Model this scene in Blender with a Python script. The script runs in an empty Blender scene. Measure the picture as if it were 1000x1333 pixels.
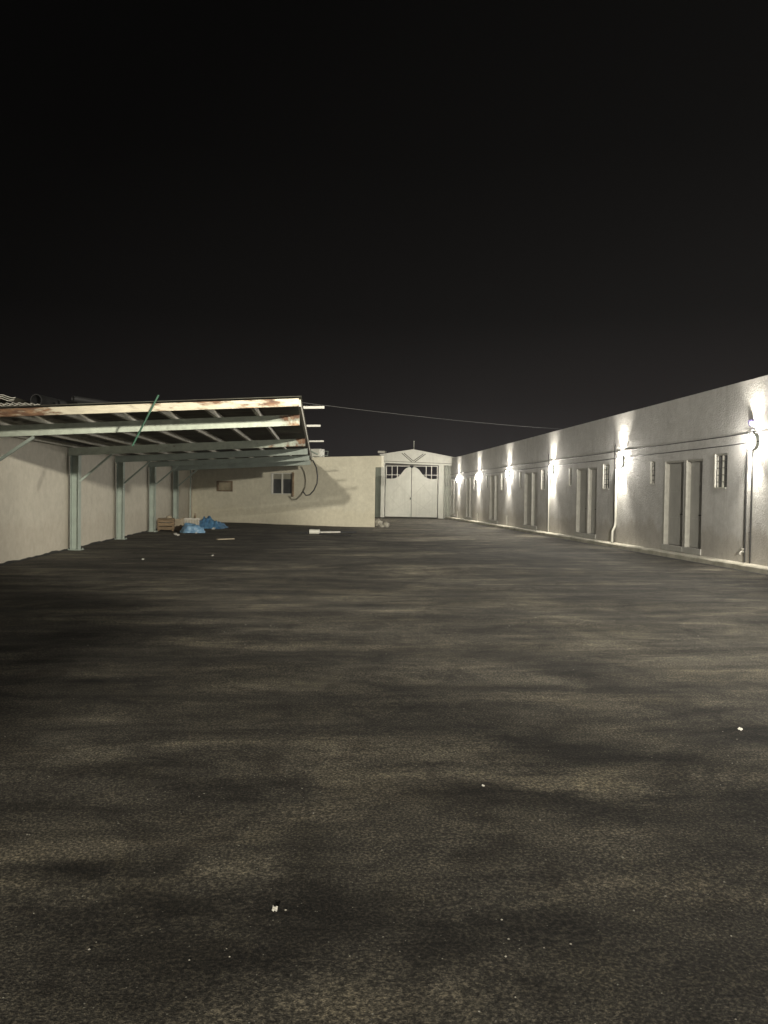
import bpy, bmesh, math, random
import numpy as np
from mathutils import Vector, Matrix, noise
random.seed(7)
scene = bpy.context.scene
COL = scene.collection

# ------------------------------------------------------------------ materials
def new_mat(name):
    m = bpy.data.materials.new(name); m.use_nodes = True
    nt = m.node_tree; nt.nodes.clear()
    out = nt.nodes.new('ShaderNodeOutputMaterial'); b = nt.nodes.new('ShaderNodeBsdfPrincipled')
    nt.links.new(b.outputs[0], out.inputs[0])
    return m, nt, b
def N(nt, t, **kw):
    n = nt.nodes.new(t)
    for k, v in kw.items():
        if k in n.inputs.keys(): n.inputs[k].default_value = v
        else: setattr(n, k, v)
    return n
def coords(nt, scale=(1,1,1)):
    t = nt.nodes.new('ShaderNodeTexCoord'); mp = nt.nodes.new('ShaderNodeMapping')
    mp.inputs['Scale'].default_value = scale
    nt.links.new(t.outputs['Object'], mp.inputs[0]); return mp.outputs[0]
def ramp(nt, fac, stops):
    r = nt.nodes.new('ShaderNodeValToRGB'); e = r.color_ramp.elements
    while len(e) > 1: e.remove(e[-1])
    e[0].position, c = stops[0][0], stops[0][1]; e[0].color = (*c, 1) if len(c) == 3 else c
    for p, c in stops[1:]:
        x = e.new(p); x.color = (*c, 1) if len(c) == 3 else c
    nt.links.new(fac, r.inputs[0]); return r.outputs[0]
def mix(nt, fac, a, b, mode='MIX'):
    m = nt.nodes.new('ShaderNodeMix'); m.data_type = 'RGBA'; m.blend_type = mode
    for s, v in ((0, fac), (6, a), (7, b)):
        if hasattr(v, 'is_output'): nt.links.new(v, m.inputs[s])
        else: m.inputs[s].default_value = v if s == 0 else (*v, 1)
    return m.outputs[2]
def paint(name, c, var=.12, scale=2.0, rough=.6, bump=0, bscale=40, metal=0, c2=None, lo=.35, hi=.65, stretch=(1,1,1), streak=0, spec=.5):
    m, nt, b = new_mat(name); v = coords(nt, stretch)
    n = N(nt, 'ShaderNodeTexNoise', Scale=scale, Detail=6.0, Roughness=.6); nt.links.new(v, n.inputs['Vector'])
    c2 = c2 or tuple(x*(1-var*2) for x in c)
    col = ramp(nt, n.outputs['Fac'], [(lo, c2), (hi, c)])
    if streak:
        v2 = coords(nt, (4, 4, .25)); n2 = N(nt, 'ShaderNodeTexNoise', Scale=1.6, Detail=5.0); nt.links.new(v2, n2.inputs['Vector'])
        f = ramp(nt, n2.outputs['Fac'], [(.5, (0,0,0)), (.75, (streak,)*3)])
        col = mix(nt, f, col, tuple(x*.45 for x in c))
    nt.links.new(col, b.inputs['Base Color'])
    b.inputs['Roughness'].default_value = rough; b.inputs['Metallic'].default_value = metal
    b.inputs['Specular IOR Level'].default_value = spec
    if bump:
        n3 = N(nt, 'ShaderNodeTexNoise', Scale=bscale, Detail=5.0, Roughness=.65); nt.links.new(coords(nt), n3.inputs['Vector'])
        bp = N(nt, 'ShaderNodeBump', Strength=bump, Distance=.02); nt.links.new(n3.outputs['Fac'], bp.inputs['Height'])
        nt.links.new(bp.outputs[0], b.inputs['Normal'])
    return m
def rusty(name, c, amount=.5, scale=3.0, stretch=(1,1,1), tip=False):
    m, nt, b = new_mat(name); v = coords(nt, stretch)
    n = N(nt, 'ShaderNodeTexNoise', Scale=scale, Detail=8.0, Roughness=.7); nt.links.new(v, n.inputs['Vector'])
    src = n.outputs['Fac']
    if tip:                                   # the free end has lost its paint
        sx = nt.nodes.new('ShaderNodeSeparateXYZ'); nt.links.new(v, sx.inputs[0])
        mr = nt.nodes.new('ShaderNodeMapRange'); mr.inputs['From Min'].default_value = 5.0; mr.inputs['From Max'].default_value = 6.0; mr.inputs['To Max'].default_value = .16
        nt.links.new(sx.outputs['X'], mr.inputs['Value']); ad = nt.nodes.new('ShaderNodeMath'); nt.links.new(src, ad.inputs[0]); nt.links.new(mr.outputs[0], ad.inputs[1]); src = ad.outputs[0]
    f = ramp(nt, src, [(amount, (0,0,0)), (amount+.07, (1,1,1))])
    n2 = N(nt, 'ShaderNodeTexNoise', Scale=scale*6, Detail=4.0); nt.links.new(v, n2.inputs['Vector'])
    rust = ramp(nt, n2.outputs['Fac'], [(.3, (.075,.035,.02)), (.55, (.17,.085,.04)), (.75, (.31,.19,.10))])
    base = ramp(nt, n2.outputs['Fac'], [(.3, tuple(x*.75 for x in c)), (.7, c)])
    nt.links.new(mix(nt, f, base, rust), b.inputs['Base Color']); b.inputs['Roughness'].default_value = .65
    return m
def emit(name, c, s):
    m, nt, b = new_mat(name)
    b.inputs['Base Color'].default_value = (.8,.8,.8,1)
    b.inputs['Emission Color'].default_value = (*c, 1); b.inputs['Emission Strength'].default_value = s
    return m

LAMP_L = 1150.0
FLOOD = 78000.0
FLOOD2 = 50000.0
HAZE = .0006
M = {}
M['cream'] = paint('cream_plaster', (.56,.53,.425), .05, .9, .75, .15, 25, streak=.10)
M['wallcream'] = paint('pale_cream_plaster', (.455,.425,.355), .04, .6, .8, .12, 18, streak=.07)
M['stucco'] = paint('rough_grey_stucco', (.55,.542,.525), .07, 1.1, .85, 1.0, 22, streak=.12)
def weather(m, drip=(.25,.235,.21), base=(.33,.295,.25)):
    nt = m.node_tree; b = [n for n in nt.nodes if n.type == 'BSDF_PRINCIPLED'][0]; src = b.inputs['Base Color'].links[0].from_socket
    v = coords(nt); sx = nt.nodes.new('ShaderNodeSeparateXYZ'); nt.links.new(v, sx.inputs[0])
    n = N(nt, 'ShaderNodeTexNoise', Scale=1.7, Detail=7.0, Roughness=.7); nt.links.new(coords(nt, (1,1,.5)), n.inputs['Vector'])
    a = nt.nodes.new('ShaderNodeMath'); a.operation = 'MULTIPLY_ADD'; nt.links.new(n.outputs['Fac'], a.inputs[0]); a.inputs[1].default_value = -1.3; nt.links.new(sx.outputs['Z'], a.inputs[2])
    f = ramp(nt, a.outputs[0], [(-.5, (.5,.5,.5)), (.25, (0,0,0))])
    c = mix(nt, f, src, base)
    n2 = N(nt, 'ShaderNodeTexNoise', Scale=2.2, Detail=4.0, Roughness=.6); nt.links.new(coords(nt, (2.2,2.2,.10)), n2.inputs['Vector'])
    n3 = N(nt, 'ShaderNodeTexNoise', Scale=.7, Detail=3.0); nt.links.new(v, n3.inputs['Vector'])
    f2 = mix(nt, 1.0, ramp(nt, n2.outputs['Fac'], [(.56, (0,0,0)), (.70, (.35,.35,.35))]), ramp(nt, n3.outputs['Fac'], [(.42, (0,0,0)), (.6, (1,1,1))]), 'MULTIPLY')
    c = mix(nt, f2, c, drip)
    n4 = N(nt, 'ShaderNodeTexNoise', Scale=5.0, Detail=8.0, Roughness=.75); nt.links.new(v, n4.inputs['Vector'])
    c = mix(nt, .6, c, ramp(nt, n4.outputs['Fac'], [(.35, (.80,.79,.77)), (.65, (1.1,1.1,1.1))]), 'MULTIPLY')
    nt.links.new(c, b.inputs['Base Color'])
weather(M['stucco']); weather(M['wallcream'], (.40,.37,.30), (.38,.34,.275)); weather(M['cream'], (.50,.46,.35), (.50,.46,.35))
M['coping'] = paint('coping_render', (.5,.48,.43), .1, 2, .8)
M['steel'] = paint('grey_green_steel_paint', (.30,.345,.30), .10, 2.2, .5, streak=.15)
M['steel_rust'] = rusty('grey_green_steel_rust', (.42,.46,.38), .60, 1.6, tip=True)
M['rustrail'] = rusty('cream_rusty_channel', (.58,.53,.40), .515, 1.1, (.8,4,4))
M['pale_steel'] = rusty('pale_primer_steel', (.46,.44,.37), .66, 2.5)
M['sheetroof'] = paint('dark_roof_sheet', (.125,.128,.095), .2, 1.4, .6, c2=(.085,.07,.052))
M['white_metal'] = paint('white_gate_paint', (.50,.495,.44), .05, 3, .5, streak=.2)
M['white_trim'] = paint('white_trim', (.52,.51,.46), .04, 3, .5)
M['groove'] = paint('dark_groove', (.10,.095,.08), .1, 5, .8)
M['dark'] = paint('dark_metal', (.03,.03,.03), .2, 6, .5)
M['black'] = paint('black_rubber', (.012,.012,.012), .2, 6, .55)
M['door'] = paint('grey_door_paint', (.40,.395,.37), .08, 2, .5, streak=.2)
M['winpane'] = paint('dark_glass', (.06,.063,.065), .2, 2, .15)
M['shutter'] = paint('pale_blind', (.26,.25,.20), .1, 4, .6)
M['brown'] = paint('brown_board', (.20,.145,.09), .2, 5, .8, c2=(.09,.065,.04))
M['brownpale'] = paint('pale_board', (.30,.26,.18), .15, 4, .8)
M['wood'] = paint('crate_wood', (.23,.16,.09), .2, 3, .85, c2=(.10,.07,.04), stretch=(1,1,6))
M['beige'] = paint('beige_carton', (.33,.28,.2), .1, 4, .8)
M['basket'] = paint('pale_plastic', (.48,.46,.40), .1, 5, .5)
M['tarp'] = paint('blue_tarp', (.11,.25,.40), .2, 5, .38, c2=(.03,.09,.19), bump=.5, bscale=14)
M['bag'] = paint('blue_bag', (.20,.34,.48), .15, 6, .4, c2=(.09,.19,.31), bump=.5, bscale=18)
M['rope'] = paint('green_rope', (.03,.10,.06), .2, 8, .6)
M['conc'] = paint('pale_concrete', (.27,.255,.21), .15, 6, .9, .8, 20, c2=(.13,.12,.10))
M['kerb'] = paint('rough_kerb_concrete', (.50,.475,.40), .14, 2.5, .9, .9, 14, c2=(.30,.285,.23), lo=.3, hi=.6)
M['dark_strip'] = paint('dark_edge_strip', (.018,.017,.014), .3, 4, .9)
M['faint'] = paint('gate_strap_paint', (.44,.435,.385), .06, 4, .55)
M['strap'] = paint('worn_trim', (.40,.39,.35), .1, 6, .6)
M['galv'] = paint('galvanised_sheet', (.34,.35,.30), .15, 2, .4, streak=.3)
M['galv_dark'] = paint('weathered_wire', (.10,.10,.095), .1, 4, .6)
M['greenpanel'] = paint('dull_green_panel', (.15,.165,.13), .1, 2, .6)
M['chip'] = paint('pale_chips', (.33,.31,.26), .3, 9, .8)
M['paper'] = paint('white_paper', (.5,.48,.43), .1, 8, .7)
M['pipe_white'] = paint('white_pvc', (.5,.49,.44), .06, 3, .4)
M['lampbody'] = paint('lamp_housing', (.6,.6,.57), .1, 5, .4)
M['lens'] = emit('lamp_lens', (1.0,.96,.88), LAMP_L)
M['rim'] = emit('lamp_glass_rim', (1.0,.94,.83), 520)
M['purple'] = paint('purple_cap', (.10,.085,.20), .2, 6, .5)

# ------------------------------------------------------------------ mesh tools
class Frame:
    """local frame: u along, w into/away, z up"""
    def __init__(s, O=(0,0,0), e=(1,0)):
        e = Vector((e[0], e[1], 0)).normalized()
        s.O = Vector(O) if len(O) == 3 else Vector((O[0], O[1], 0)); s.e = e; s.n = Vector((-e.y, e.x, 0))
    def p(s, u, w, z): return s.O + s.e*u + s.n*w + Vector((0,0,z))
class RFrame(Frame):
    def __init__(s, O, e):
        super().__init__(O, e); s.n = Vector((s.e.y, -s.e.x, 0))
WORLD = Frame()
class MB:
    def __init__(s): s.v = []; s.f = []; s.sm = []
    def add(s, vs, fs, smooth=False):
        k = len(s.v); s.v += [tuple(p) for p in vs]
        for f in fs: s.f.append([i+k for i in f]); s.sm.append(smooth)
        return s
    def box(s, F, u0, u1, w0, w1, z0, z1):
        vs = [F.p(u, w, z) for z in (z0, z1) for u, w in ((u0,w0),(u1,w0),(u1,w1),(u0,w1))]
        return s.add(vs, [(0,3,2,1),(4,5,6,7),(0,1,5,4),(1,2,6,5),(2,3,7,6),(3,0,4,7)])
    def hexa(s, b, t):
        return s.add(list(b)+list(t), [(0,3,2,1),(4,5,6,7),(0,1,5,4),(1,2,6,5),(2,3,7,6),(3,0,4,7)])
    def bar(s, a, b, w, h, up=(0,0,1)):
        a, b = Vector(a), Vector(b); d = (b-a).normalized(); up = Vector(up)
        x = d.cross(up)
        if x.length < 1e-4: x = d.cross(Vector((0,1,0)))
        x.normalize(); y = x.cross(d)
        q = [(-1,-1),(1,-1),(1,1),(-1,1)]
        return s.hexa([a+x*i*w/2+y*j*h/2 for i, j in q], [b+x*i*w/2+y*j*h/2 for i, j in q])
    def tube(s, pts, r, seg=10, caps=True, inner=None):
        pts = [Vector(p) for p in pts]; rings = []; prev = None
        for i, p in enumerate(pts):
            d = (pts[min(i+1, len(pts)-1)]-pts[max(i-1, 0)]).normalized()
            x = d.cross(Vector((0,0,1)) if abs(d.z) < .95 else Vector((0,1,0))) if prev is None else (prev - d*prev.dot(d))
            x.normalize(); prev = x; y = d.cross(x)
            rr = r[i] if isinstance(r, (list, tuple)) else r
            rings.append([p + (x*math.cos(a)+y*math.sin(a))*rr for a in [2*math.pi*k/seg for k in range(seg)]])
        vs = [p for g in rings for p in g]; fs = []
        for i in range(len(rings)-1):
            for k in range(seg):
                a, b = i*seg+k, i*seg+(k+1) % seg; fs.append((a, b, b+seg, a+seg))
        s.add(vs, fs, True)
        if caps:
            s.add(rings[0], [tuple(range(seg))[::-1]]); s.add(rings[-1], [tuple(range(seg))])
        return s
    def prism(s, F, poly, w0, w1):
        n = len(poly); vs = [F.p(u, w0, z) for u, z in poly]+[F.p(u, w1, z) for u, z in poly]
        fs = [tuple(range(n)), tuple(range(2*n-1, n-1, -1))]+[(i, i+n, (i+1) % n+n, (i+1) % n) for i in range(n)]
        return s.add(vs, fs)
    def build(s, name, mat, parent=None, bevel=0, fix=True):
        me = bpy.data.meshes.new(name); me.from_pydata(s.v, [], s.f)
        me.polygons.foreach_set('use_smooth', s.sm); me.materials.append(mat)
        bm = bmesh.new(); bm.from_mesh(me)
        if fix: bmesh.ops.recalc_face_normals(bm, faces=bm.faces)
        bm.to_mesh(me); bm.free()
        o = bpy.data.objects.new(name, me); COL.objects.link(o)
        if parent is not None:
            o.parent = parent
            T = world_loc(parent)
            for v in me.vertices: v.co -= T
        if bevel:
            b = o.modifiers.new('bevel', 'BEVEL'); b.width = bevel; b.segments = 2; b.limit_method = 'ANGLE'
        return o
def world_loc(o):
    t = Vector((0,0,0))
    while o is not None: t += o.location; o = o.parent
    return t
def tag(o, label=None, cat=None, group=None, kind=None):
    if label: o['label'] = label
    if cat: o['category'] = cat
    if group: o['group'] = group
    if kind: o['kind'] = kind
    return o
def thing(name, loc, label, cat, group=None):
    o = bpy.data.objects.new(name, None); COL.objects.link(o); o.location = loc; o.empty_display_size = .2
    return tag(o, label, cat, group)
def copy_tree(o, parent=None):
    c = o.copy(); COL.objects.link(c)
    if parent is not None: c.parent = parent
    for ch in [x for x in o.children]: copy_tree(ch, c)
    return c
def facade(mb, F, us, L0, L1, z0, ztop, zmax_flat, holes, reveal, thick, skew=0):
    """front face with rectangular openings, reveals, and a closed back; w=0 is the face"""
    U = sorted(set([L0, L1]+[h[0] for h in holes]+[h[1] for h in holes]+us))
    Z = sorted(set([z0, zmax_flat]+[h[2] for h in holes]+[h[3] for h in holes]))
    for i in range(len(U)-1):
        for j in range(len(Z)-1):
            uc, zc = (U[i]+U[i+1])/2, (Z[j]+Z[j+1])/2
            if any(h[0] < uc < h[1] and h[2] < zc < h[3] for h in holes): continue
            mb.add([F.p(U[i],0,Z[j]), F.p(U[i+1],0,Z[j]), F.p(U[i+1],0,Z[j+1]), F.p(U[i],0,Z[j+1])], [(0,1,2,3)])
        mb.add([F.p(U[i],0,zmax_flat), F.p(U[i+1],0,zmax_flat), F.p(U[i+1],0,ztop(U[i+1])), F.p(U[i],0,ztop(U[i]))], [(0,1,2,3)])
    for a, b, c, d in holes:
        q = [(a,c),(b,c),(b,d),(a,d)]
        for k in range(4):
            (u1,y1),(u2,y2) = q[k], q[(k+1) % 4]
            mb.add([F.p(u1,0,y1), F.p(u2,0,y2), F.p(u2,reveal,y2), F.p(u1,reveal,y1)], [(0,1,2,3)])
        mb.add([F.p(u,reveal,z) for u, z in q], [(0,1,2,3)])
    a, b = L0, L1
    mb.add([F.p(a,0,z0),F.p(b,0,z0),F.p(b-skew,thick,z0),F.p(a,thick,z0),F.p(a,0,ztop(a)),F.p(b,0,ztop(b)),F.p(b-skew,thick,ztop(b)),F.p(a,thick,ztop(a))],
           [(4,5,6,7),(1,2,6,5),(2,3,7,6),(3,0,4,7)])

# ------------------------------------------------------------------ ground
def patch(nt, pos, cx, cy, rx, ry, rot=0, soft=.5):
    mp = nt.nodes.new('ShaderNodeMapping'); mp.vector_type = 'TEXTURE'
    mp.inputs['Location'].default_value = (cx, cy, 0); mp.inputs['Rotation'].default_value = (0,0,rot); mp.inputs['Scale'].default_value = (rx, ry, 1)
    nt.links.new(pos, mp.inputs[0])
    ln = nt.nodes.new('ShaderNodeVectorMath'); ln.operation = 'LENGTH'; nt.links.new(mp.outputs[0], ln.inputs[0])
    return ramp(nt, ln.outputs['Value'], [(1-soft, (1,1,1)), (1.0, (0,0,0))])
def asphalt():
    m, nt, b = new_mat('worn_asphalt')
    t = nt.nodes.new('ShaderNodeTexCoord'); P = t.outputs['Object']
    def nz(scale, detail=5., rough=.6, stretch=(1,1,1), dist=0.):
        mp = nt.nodes.new('ShaderNodeMapping'); mp.inputs['Scale'].default_value = stretch; nt.links.new(P, mp.inputs[0])
        n = N(nt, 'ShaderNodeTexNoise', Scale=scale, Detail=detail, Roughness=rough, Distortion=dist); nt.links.new(mp.outputs[0], n.inputs['Vector']); return n.outputs['Fac']
    big = nz(.30, 4, .55, (1,1.4,1), .6)
    mid = nz(1.5, 7, .68, (.30,1.3,1), .5)
    blot = nz(1.9, 5, .7, (1,1,1), .8)
    fine = nz(70, 3, .75); grain = nz(190, 2, .6)
    col = ramp(nt, big, [(.36, (.042,.0385,.0315)), (.5, (.057,.0525,.0440)), (.64, (.079,.0735,.0625))])
    col = mix(nt, 1.0, col, ramp(nt, mid, [(.36, (.42,.41,.395)), (.46, (.80,.79,.775)), (.54, (1.05,1.04,1.0)), (.63, (1.75,1.70,1.58))]), 'MULTIPLY')
    col = mix(nt, .7, col, ramp(nt, blot, [(.36, (.45,.43,.42)), (.5, (1,1,1)), (.64, (1.45,1.42,1.32))]), 'MULTIPLY')
    col = mix(nt, .9, col, ramp(nt, fine, [(.36, (.22,.22,.22)), (.52, (.92,.92,.92)), (.64, (2.6,2.5,2.3))]), 'MULTIPLY')
    # pale stone chips showing in the binder
    vo = N(nt, 'ShaderNodeTexVoronoi', Scale=45.0); nt.links.new(P, vo.inputs['Vector'])
    chip = ramp(nt, vo.outputs['Distance'], [(.10, (1,1,1)), (.17, (0,0,0))])
    sel = ramp(nt, nz(23, 2, .5), [(.57, (0,0,0)), (.62, (1,1,1))])
    cf = mix(nt, 1.0, chip, sel, 'MULTIPLY')
    col = mix(nt, cf, col, (.26,.25,.21))
    # grazing light and shade painted as pale and dark bands, with dust and damp
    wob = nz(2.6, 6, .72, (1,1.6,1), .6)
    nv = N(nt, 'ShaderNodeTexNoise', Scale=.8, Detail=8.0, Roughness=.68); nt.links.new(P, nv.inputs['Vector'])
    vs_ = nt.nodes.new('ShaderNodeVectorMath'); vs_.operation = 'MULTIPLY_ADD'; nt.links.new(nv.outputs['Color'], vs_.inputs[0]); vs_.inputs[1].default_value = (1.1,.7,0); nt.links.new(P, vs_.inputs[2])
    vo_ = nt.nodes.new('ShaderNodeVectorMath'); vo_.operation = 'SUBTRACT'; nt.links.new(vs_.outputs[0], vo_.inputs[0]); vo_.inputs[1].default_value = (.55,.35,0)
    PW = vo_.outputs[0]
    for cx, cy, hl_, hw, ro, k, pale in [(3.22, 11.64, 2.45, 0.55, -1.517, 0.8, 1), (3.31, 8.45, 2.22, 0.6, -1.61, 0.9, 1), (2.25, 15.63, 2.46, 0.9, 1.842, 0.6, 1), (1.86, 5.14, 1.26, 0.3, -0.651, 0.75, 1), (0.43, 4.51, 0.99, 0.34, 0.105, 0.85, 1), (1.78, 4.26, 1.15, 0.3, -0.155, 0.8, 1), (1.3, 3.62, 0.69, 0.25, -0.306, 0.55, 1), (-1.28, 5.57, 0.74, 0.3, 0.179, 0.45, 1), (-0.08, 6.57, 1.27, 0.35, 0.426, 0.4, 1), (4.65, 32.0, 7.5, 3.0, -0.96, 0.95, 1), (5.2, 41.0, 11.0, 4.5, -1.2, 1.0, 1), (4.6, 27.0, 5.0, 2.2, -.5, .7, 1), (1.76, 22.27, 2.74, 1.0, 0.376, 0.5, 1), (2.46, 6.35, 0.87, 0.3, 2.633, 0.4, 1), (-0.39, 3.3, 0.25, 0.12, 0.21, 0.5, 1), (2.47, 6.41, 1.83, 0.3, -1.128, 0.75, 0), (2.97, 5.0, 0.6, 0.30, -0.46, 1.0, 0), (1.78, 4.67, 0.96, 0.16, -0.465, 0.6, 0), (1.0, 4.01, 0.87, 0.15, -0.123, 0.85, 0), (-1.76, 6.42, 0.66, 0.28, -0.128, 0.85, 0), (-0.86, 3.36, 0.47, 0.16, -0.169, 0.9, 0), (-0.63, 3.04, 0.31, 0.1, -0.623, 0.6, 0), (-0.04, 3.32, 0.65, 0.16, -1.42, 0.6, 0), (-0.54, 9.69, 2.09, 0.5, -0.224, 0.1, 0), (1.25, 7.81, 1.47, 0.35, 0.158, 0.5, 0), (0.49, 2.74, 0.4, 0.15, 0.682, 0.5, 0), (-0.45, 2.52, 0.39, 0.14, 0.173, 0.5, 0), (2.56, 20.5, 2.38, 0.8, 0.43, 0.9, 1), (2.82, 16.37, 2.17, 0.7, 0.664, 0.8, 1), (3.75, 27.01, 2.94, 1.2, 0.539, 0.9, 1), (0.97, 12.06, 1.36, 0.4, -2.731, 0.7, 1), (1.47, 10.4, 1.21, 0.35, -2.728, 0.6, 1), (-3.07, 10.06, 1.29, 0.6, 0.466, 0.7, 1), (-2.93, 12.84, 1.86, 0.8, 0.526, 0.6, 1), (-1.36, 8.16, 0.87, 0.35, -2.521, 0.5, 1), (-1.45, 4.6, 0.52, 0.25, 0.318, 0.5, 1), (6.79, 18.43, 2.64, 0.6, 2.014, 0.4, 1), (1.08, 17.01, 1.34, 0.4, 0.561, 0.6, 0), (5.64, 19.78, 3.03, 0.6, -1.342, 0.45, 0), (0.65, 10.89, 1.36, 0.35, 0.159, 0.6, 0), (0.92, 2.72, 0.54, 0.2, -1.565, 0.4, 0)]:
        st = patch(nt, PW, cx, cy, hl_, hw*1.2, ro, .6)
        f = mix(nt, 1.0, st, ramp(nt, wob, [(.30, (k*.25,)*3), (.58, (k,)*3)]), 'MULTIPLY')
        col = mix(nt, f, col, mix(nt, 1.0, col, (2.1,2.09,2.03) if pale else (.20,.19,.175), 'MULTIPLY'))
    nt.links.new(col, b.inputs['Base Color']); b.inputs['Roughness'].default_value = .88
    b.inputs['Specular IOR Level'].default_value = .25
    # relief
    h1 = nt.nodes.new('ShaderNodeMath'); h1.operation = 'MULTIPLY_ADD'; nt.links.new(fine, h1.inputs[0]); h1.inputs[1].default_value = 1.0; nt.links.new(grain, h1.inputs[2])
    bp = N(nt, 'ShaderNodeBump', Strength=.8, Distance=.008); nt.links.new(h1.outputs[0], bp.inputs['Height'])
    bp2 = N(nt, 'ShaderNodeBump', Strength=.35, Distance=.05); nt.links.new(mid, bp2.inputs['Height']); nt.links.new(bp.outputs[0], bp2.inputs['Normal'])
    nt.links.new(bp2.outputs[0], b.inputs['Normal'])
    return m
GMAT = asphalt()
def gh(x, y):
    """low swells left by the paver: a centimetre or so"""
    n = noise.noise
    h = .036*n((x*.16, y*.40, 1.3)) + .034*n((x*.28+4, y*.9, 7.1)) + .013*n((x*.8, y*2.0, 3.3)) + .0035*n((x*3.0, y*4.5, 9.3))
    e = min(1, max(0, (x+6.4)/.6))*min(1, max(0, (9.2-.034*(y-15)-x)/.8))
    return h*e
def ground():
    xs = [-400,-120,-40,-15,-8,-6.6]+list(np.arange(-6.4,10.2,.16))+[11,16,40,120,400]
    ys = [-400,-120,-60]+list(np.arange(-30,0.4,1.0))+list(np.arange(.6,16,.10))+list(np.arange(16,54,.2))+[56,70,140,400]
    vs = [(x, y, gh(x, y) if -6.6 <= x <= 10.2 and -1 < y < 54 else 0) for y in ys for x in xs]
    nx = len(xs); fs = [(j*nx+i, j*nx+i+1, (j+1)*nx+i+1, (j+1)*nx+i) for j in range(len(ys)-1) for i in range(nx-1)]
    mb = MB(); mb.add(vs, fs, True)
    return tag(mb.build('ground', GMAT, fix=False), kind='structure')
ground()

# ------------------------------------------------------------------ right hand building
RW = RFrame((9.42,15.46), (-.034,1.0))       # u along the wall, w into the building
WO = .30                                     # the face stands behind the kerb
RB = RFrame(RW.p(0,WO,0), (-.034,1.0))
lamp_u = [.9, 7.8, 14.2, 20.4, 26.3, 31.4]
starts = [-12.9, -6.0]+lamp_u
ztop = lambda u: 4.29-.0115*max(u, -2)
building = thing('row_building', RB.p(0,0,0), 'long grey stuccoed row of rooms with doors and small windows, lit by wall lamps', 'building')
holes = []; doors = []; wins = []
for i, a in enumerate(starts):
    k = ((starts[i+1]-a)/6.9) if i+1 < len(starts) else .75
    if i+1 == len(starts):
        dd = [(a+1.0, a+1.65), (a+1.75, a+2.4)]; ww = []
    else:
        dd = [(a+2.2*k, a+3.05*k), (a+3.13*k, a+4.2*k)]; ww = [(a+1.1*k, a+1.68*k, 1.82, 2.66), (a+4.75*k, a+5.05*k, 1.95, 2.62)]
    for d in dd: holes.append((*d, .30, 2.58)); doors.append(d)
    for w in ww: holes.append(w); wins.append(w)
mb = MB(); facade(mb, RB, [], -34, 34.6, 0, ztop, 3.2, holes, .17, 6.0)
mb.build('wall', M['stucco'], building)
mb = MB(); mb.hexa([RB.p(-34,.004,ztop(-34)+.003), RB.p(34.6,.004,ztop(34.6)+.003), RB.p(34.6,.3,ztop(34.6)+.003), RB.p(-34,.3,ztop(-34)+.003)],
                   [RB.p(-34,.004,ztop(-34)+.03), RB.p(34.6,.004,ztop(34.6)+.03), RB.p(34.6,.3,ztop(34.6)+.03), RB.p(-34,.3,ztop(-34)+.03)])
mb.build('coping', M['coping'], building)
for a, b in doors:
    d = MB(); d.box(RB, a+.05, b-.05, .115, .155, .31, 2.54)
    pw = (b-a-.1)
    for zz0, zz1 in ((.45,1.05), (1.2,1.75), (1.9,2.4)):
        d.box(RB, a+.05+pw*.16, b-.05-pw*.16, .105, .1148, zz0, zz1)
    do = d.build('door', M['door'], building, .004)
    f = MB(); f.box(RB, a+.002, a+.05, .02, .165, .302, 2.578); f.box(RB, b-.075, b-.002, -.012, .165, .302, 2.578); f.box(RB, a+.05, b-.075, .02, .165, 2.53, 2.578)
    f.build('door_frame', M['strap'], do)
    h = MB(); h.tube([RB.p(a+.14,.104,1.15), RB.p(a+.14,.06,1.15), RB.p(a+.24,.06,1.15)], .011, 8); h.build('handle', M['dark'], do)
    s = MB(); s.box(RB, a-.03, b+.03, -.03, .1, .15, .297); s.build('threshold', M['door'], building, .006)
for a, b, c, d in wins:
    f = MB(); t = .035
    f.box(RB, a+.002, a+t, .04, .10, c+.002, d-.002); f.box(RB, b-t*1.8, b-.002, -.012, .10, c+.002, d-.002)
    f.box(RB, a+t, b-t*1.8, .04, .10, d-t, d-.002); f.box(RB, a+t-.001, b-t*1.8+.001, -.014, .10, c+.002, c+t)
    um = (a+b)/2; f.box(RB, um-.014, um+.014, .05, .09, c+t, d-t)
    fo = f.build('window', M['white_trim'], building)
    p = MB(); p.box(RB, a+t, b-t, .092, .104, c+t, d-t); p.build('pane', M['winpane'], fo)
    g = MB()
    for k in range(1, 5): zz = c+(d-c)*k/5; g.box(RB, a+t, b-t*1.8, .03, .04, zz-.006, zz+.006)
    for uu in (a+t+.012, b-t*1.8-.012): g.box(RB, uu-.006, uu+.006, .028, .042, c+t, d-t)
    g.build('grille', M['dark'], fo)
# kerb and the flat dark strip along its foot
def kerb():
    mb = MB(); us = np.arange(-34, 34.61, .2); vs = []; fs = []
    for i, u in enumerate(us):
        j1, j2 = .012*noise.noise((u*1.3,2,0)), .010*noise.noise((u*1.7,5,3)); gap = (i % 6 == 0)*.010
        prof = [(.0+j1+gap,-.02), (.004+j1+gap,.105+j2-gap), (.03+j1+gap,.132+j2-gap), (WO-.004,.138)]
        vs += [RW.p(u, w, z) for w, z in prof]
    for i in range(len(us)-1):
        for k in range(3): a = i*4+k; fs.append((a, a+4, a+5, a+1))
    n = len(vs)-4
    mb.add(vs, fs+[(0,1,2,3), (n+3,n+2,n+1,n)])
    return tag(mb.build('kerb', M['kerb']), kind='structure')
kerb()
mb = MB(); us = np.arange(-34, 34.6, .4)
vs = []; fs = []
for u in us: vs += [RW.p(u, -.16-.05*noise.noise((u*.9,1,1)), .004), RW.p(u, .0, .004)]
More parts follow.
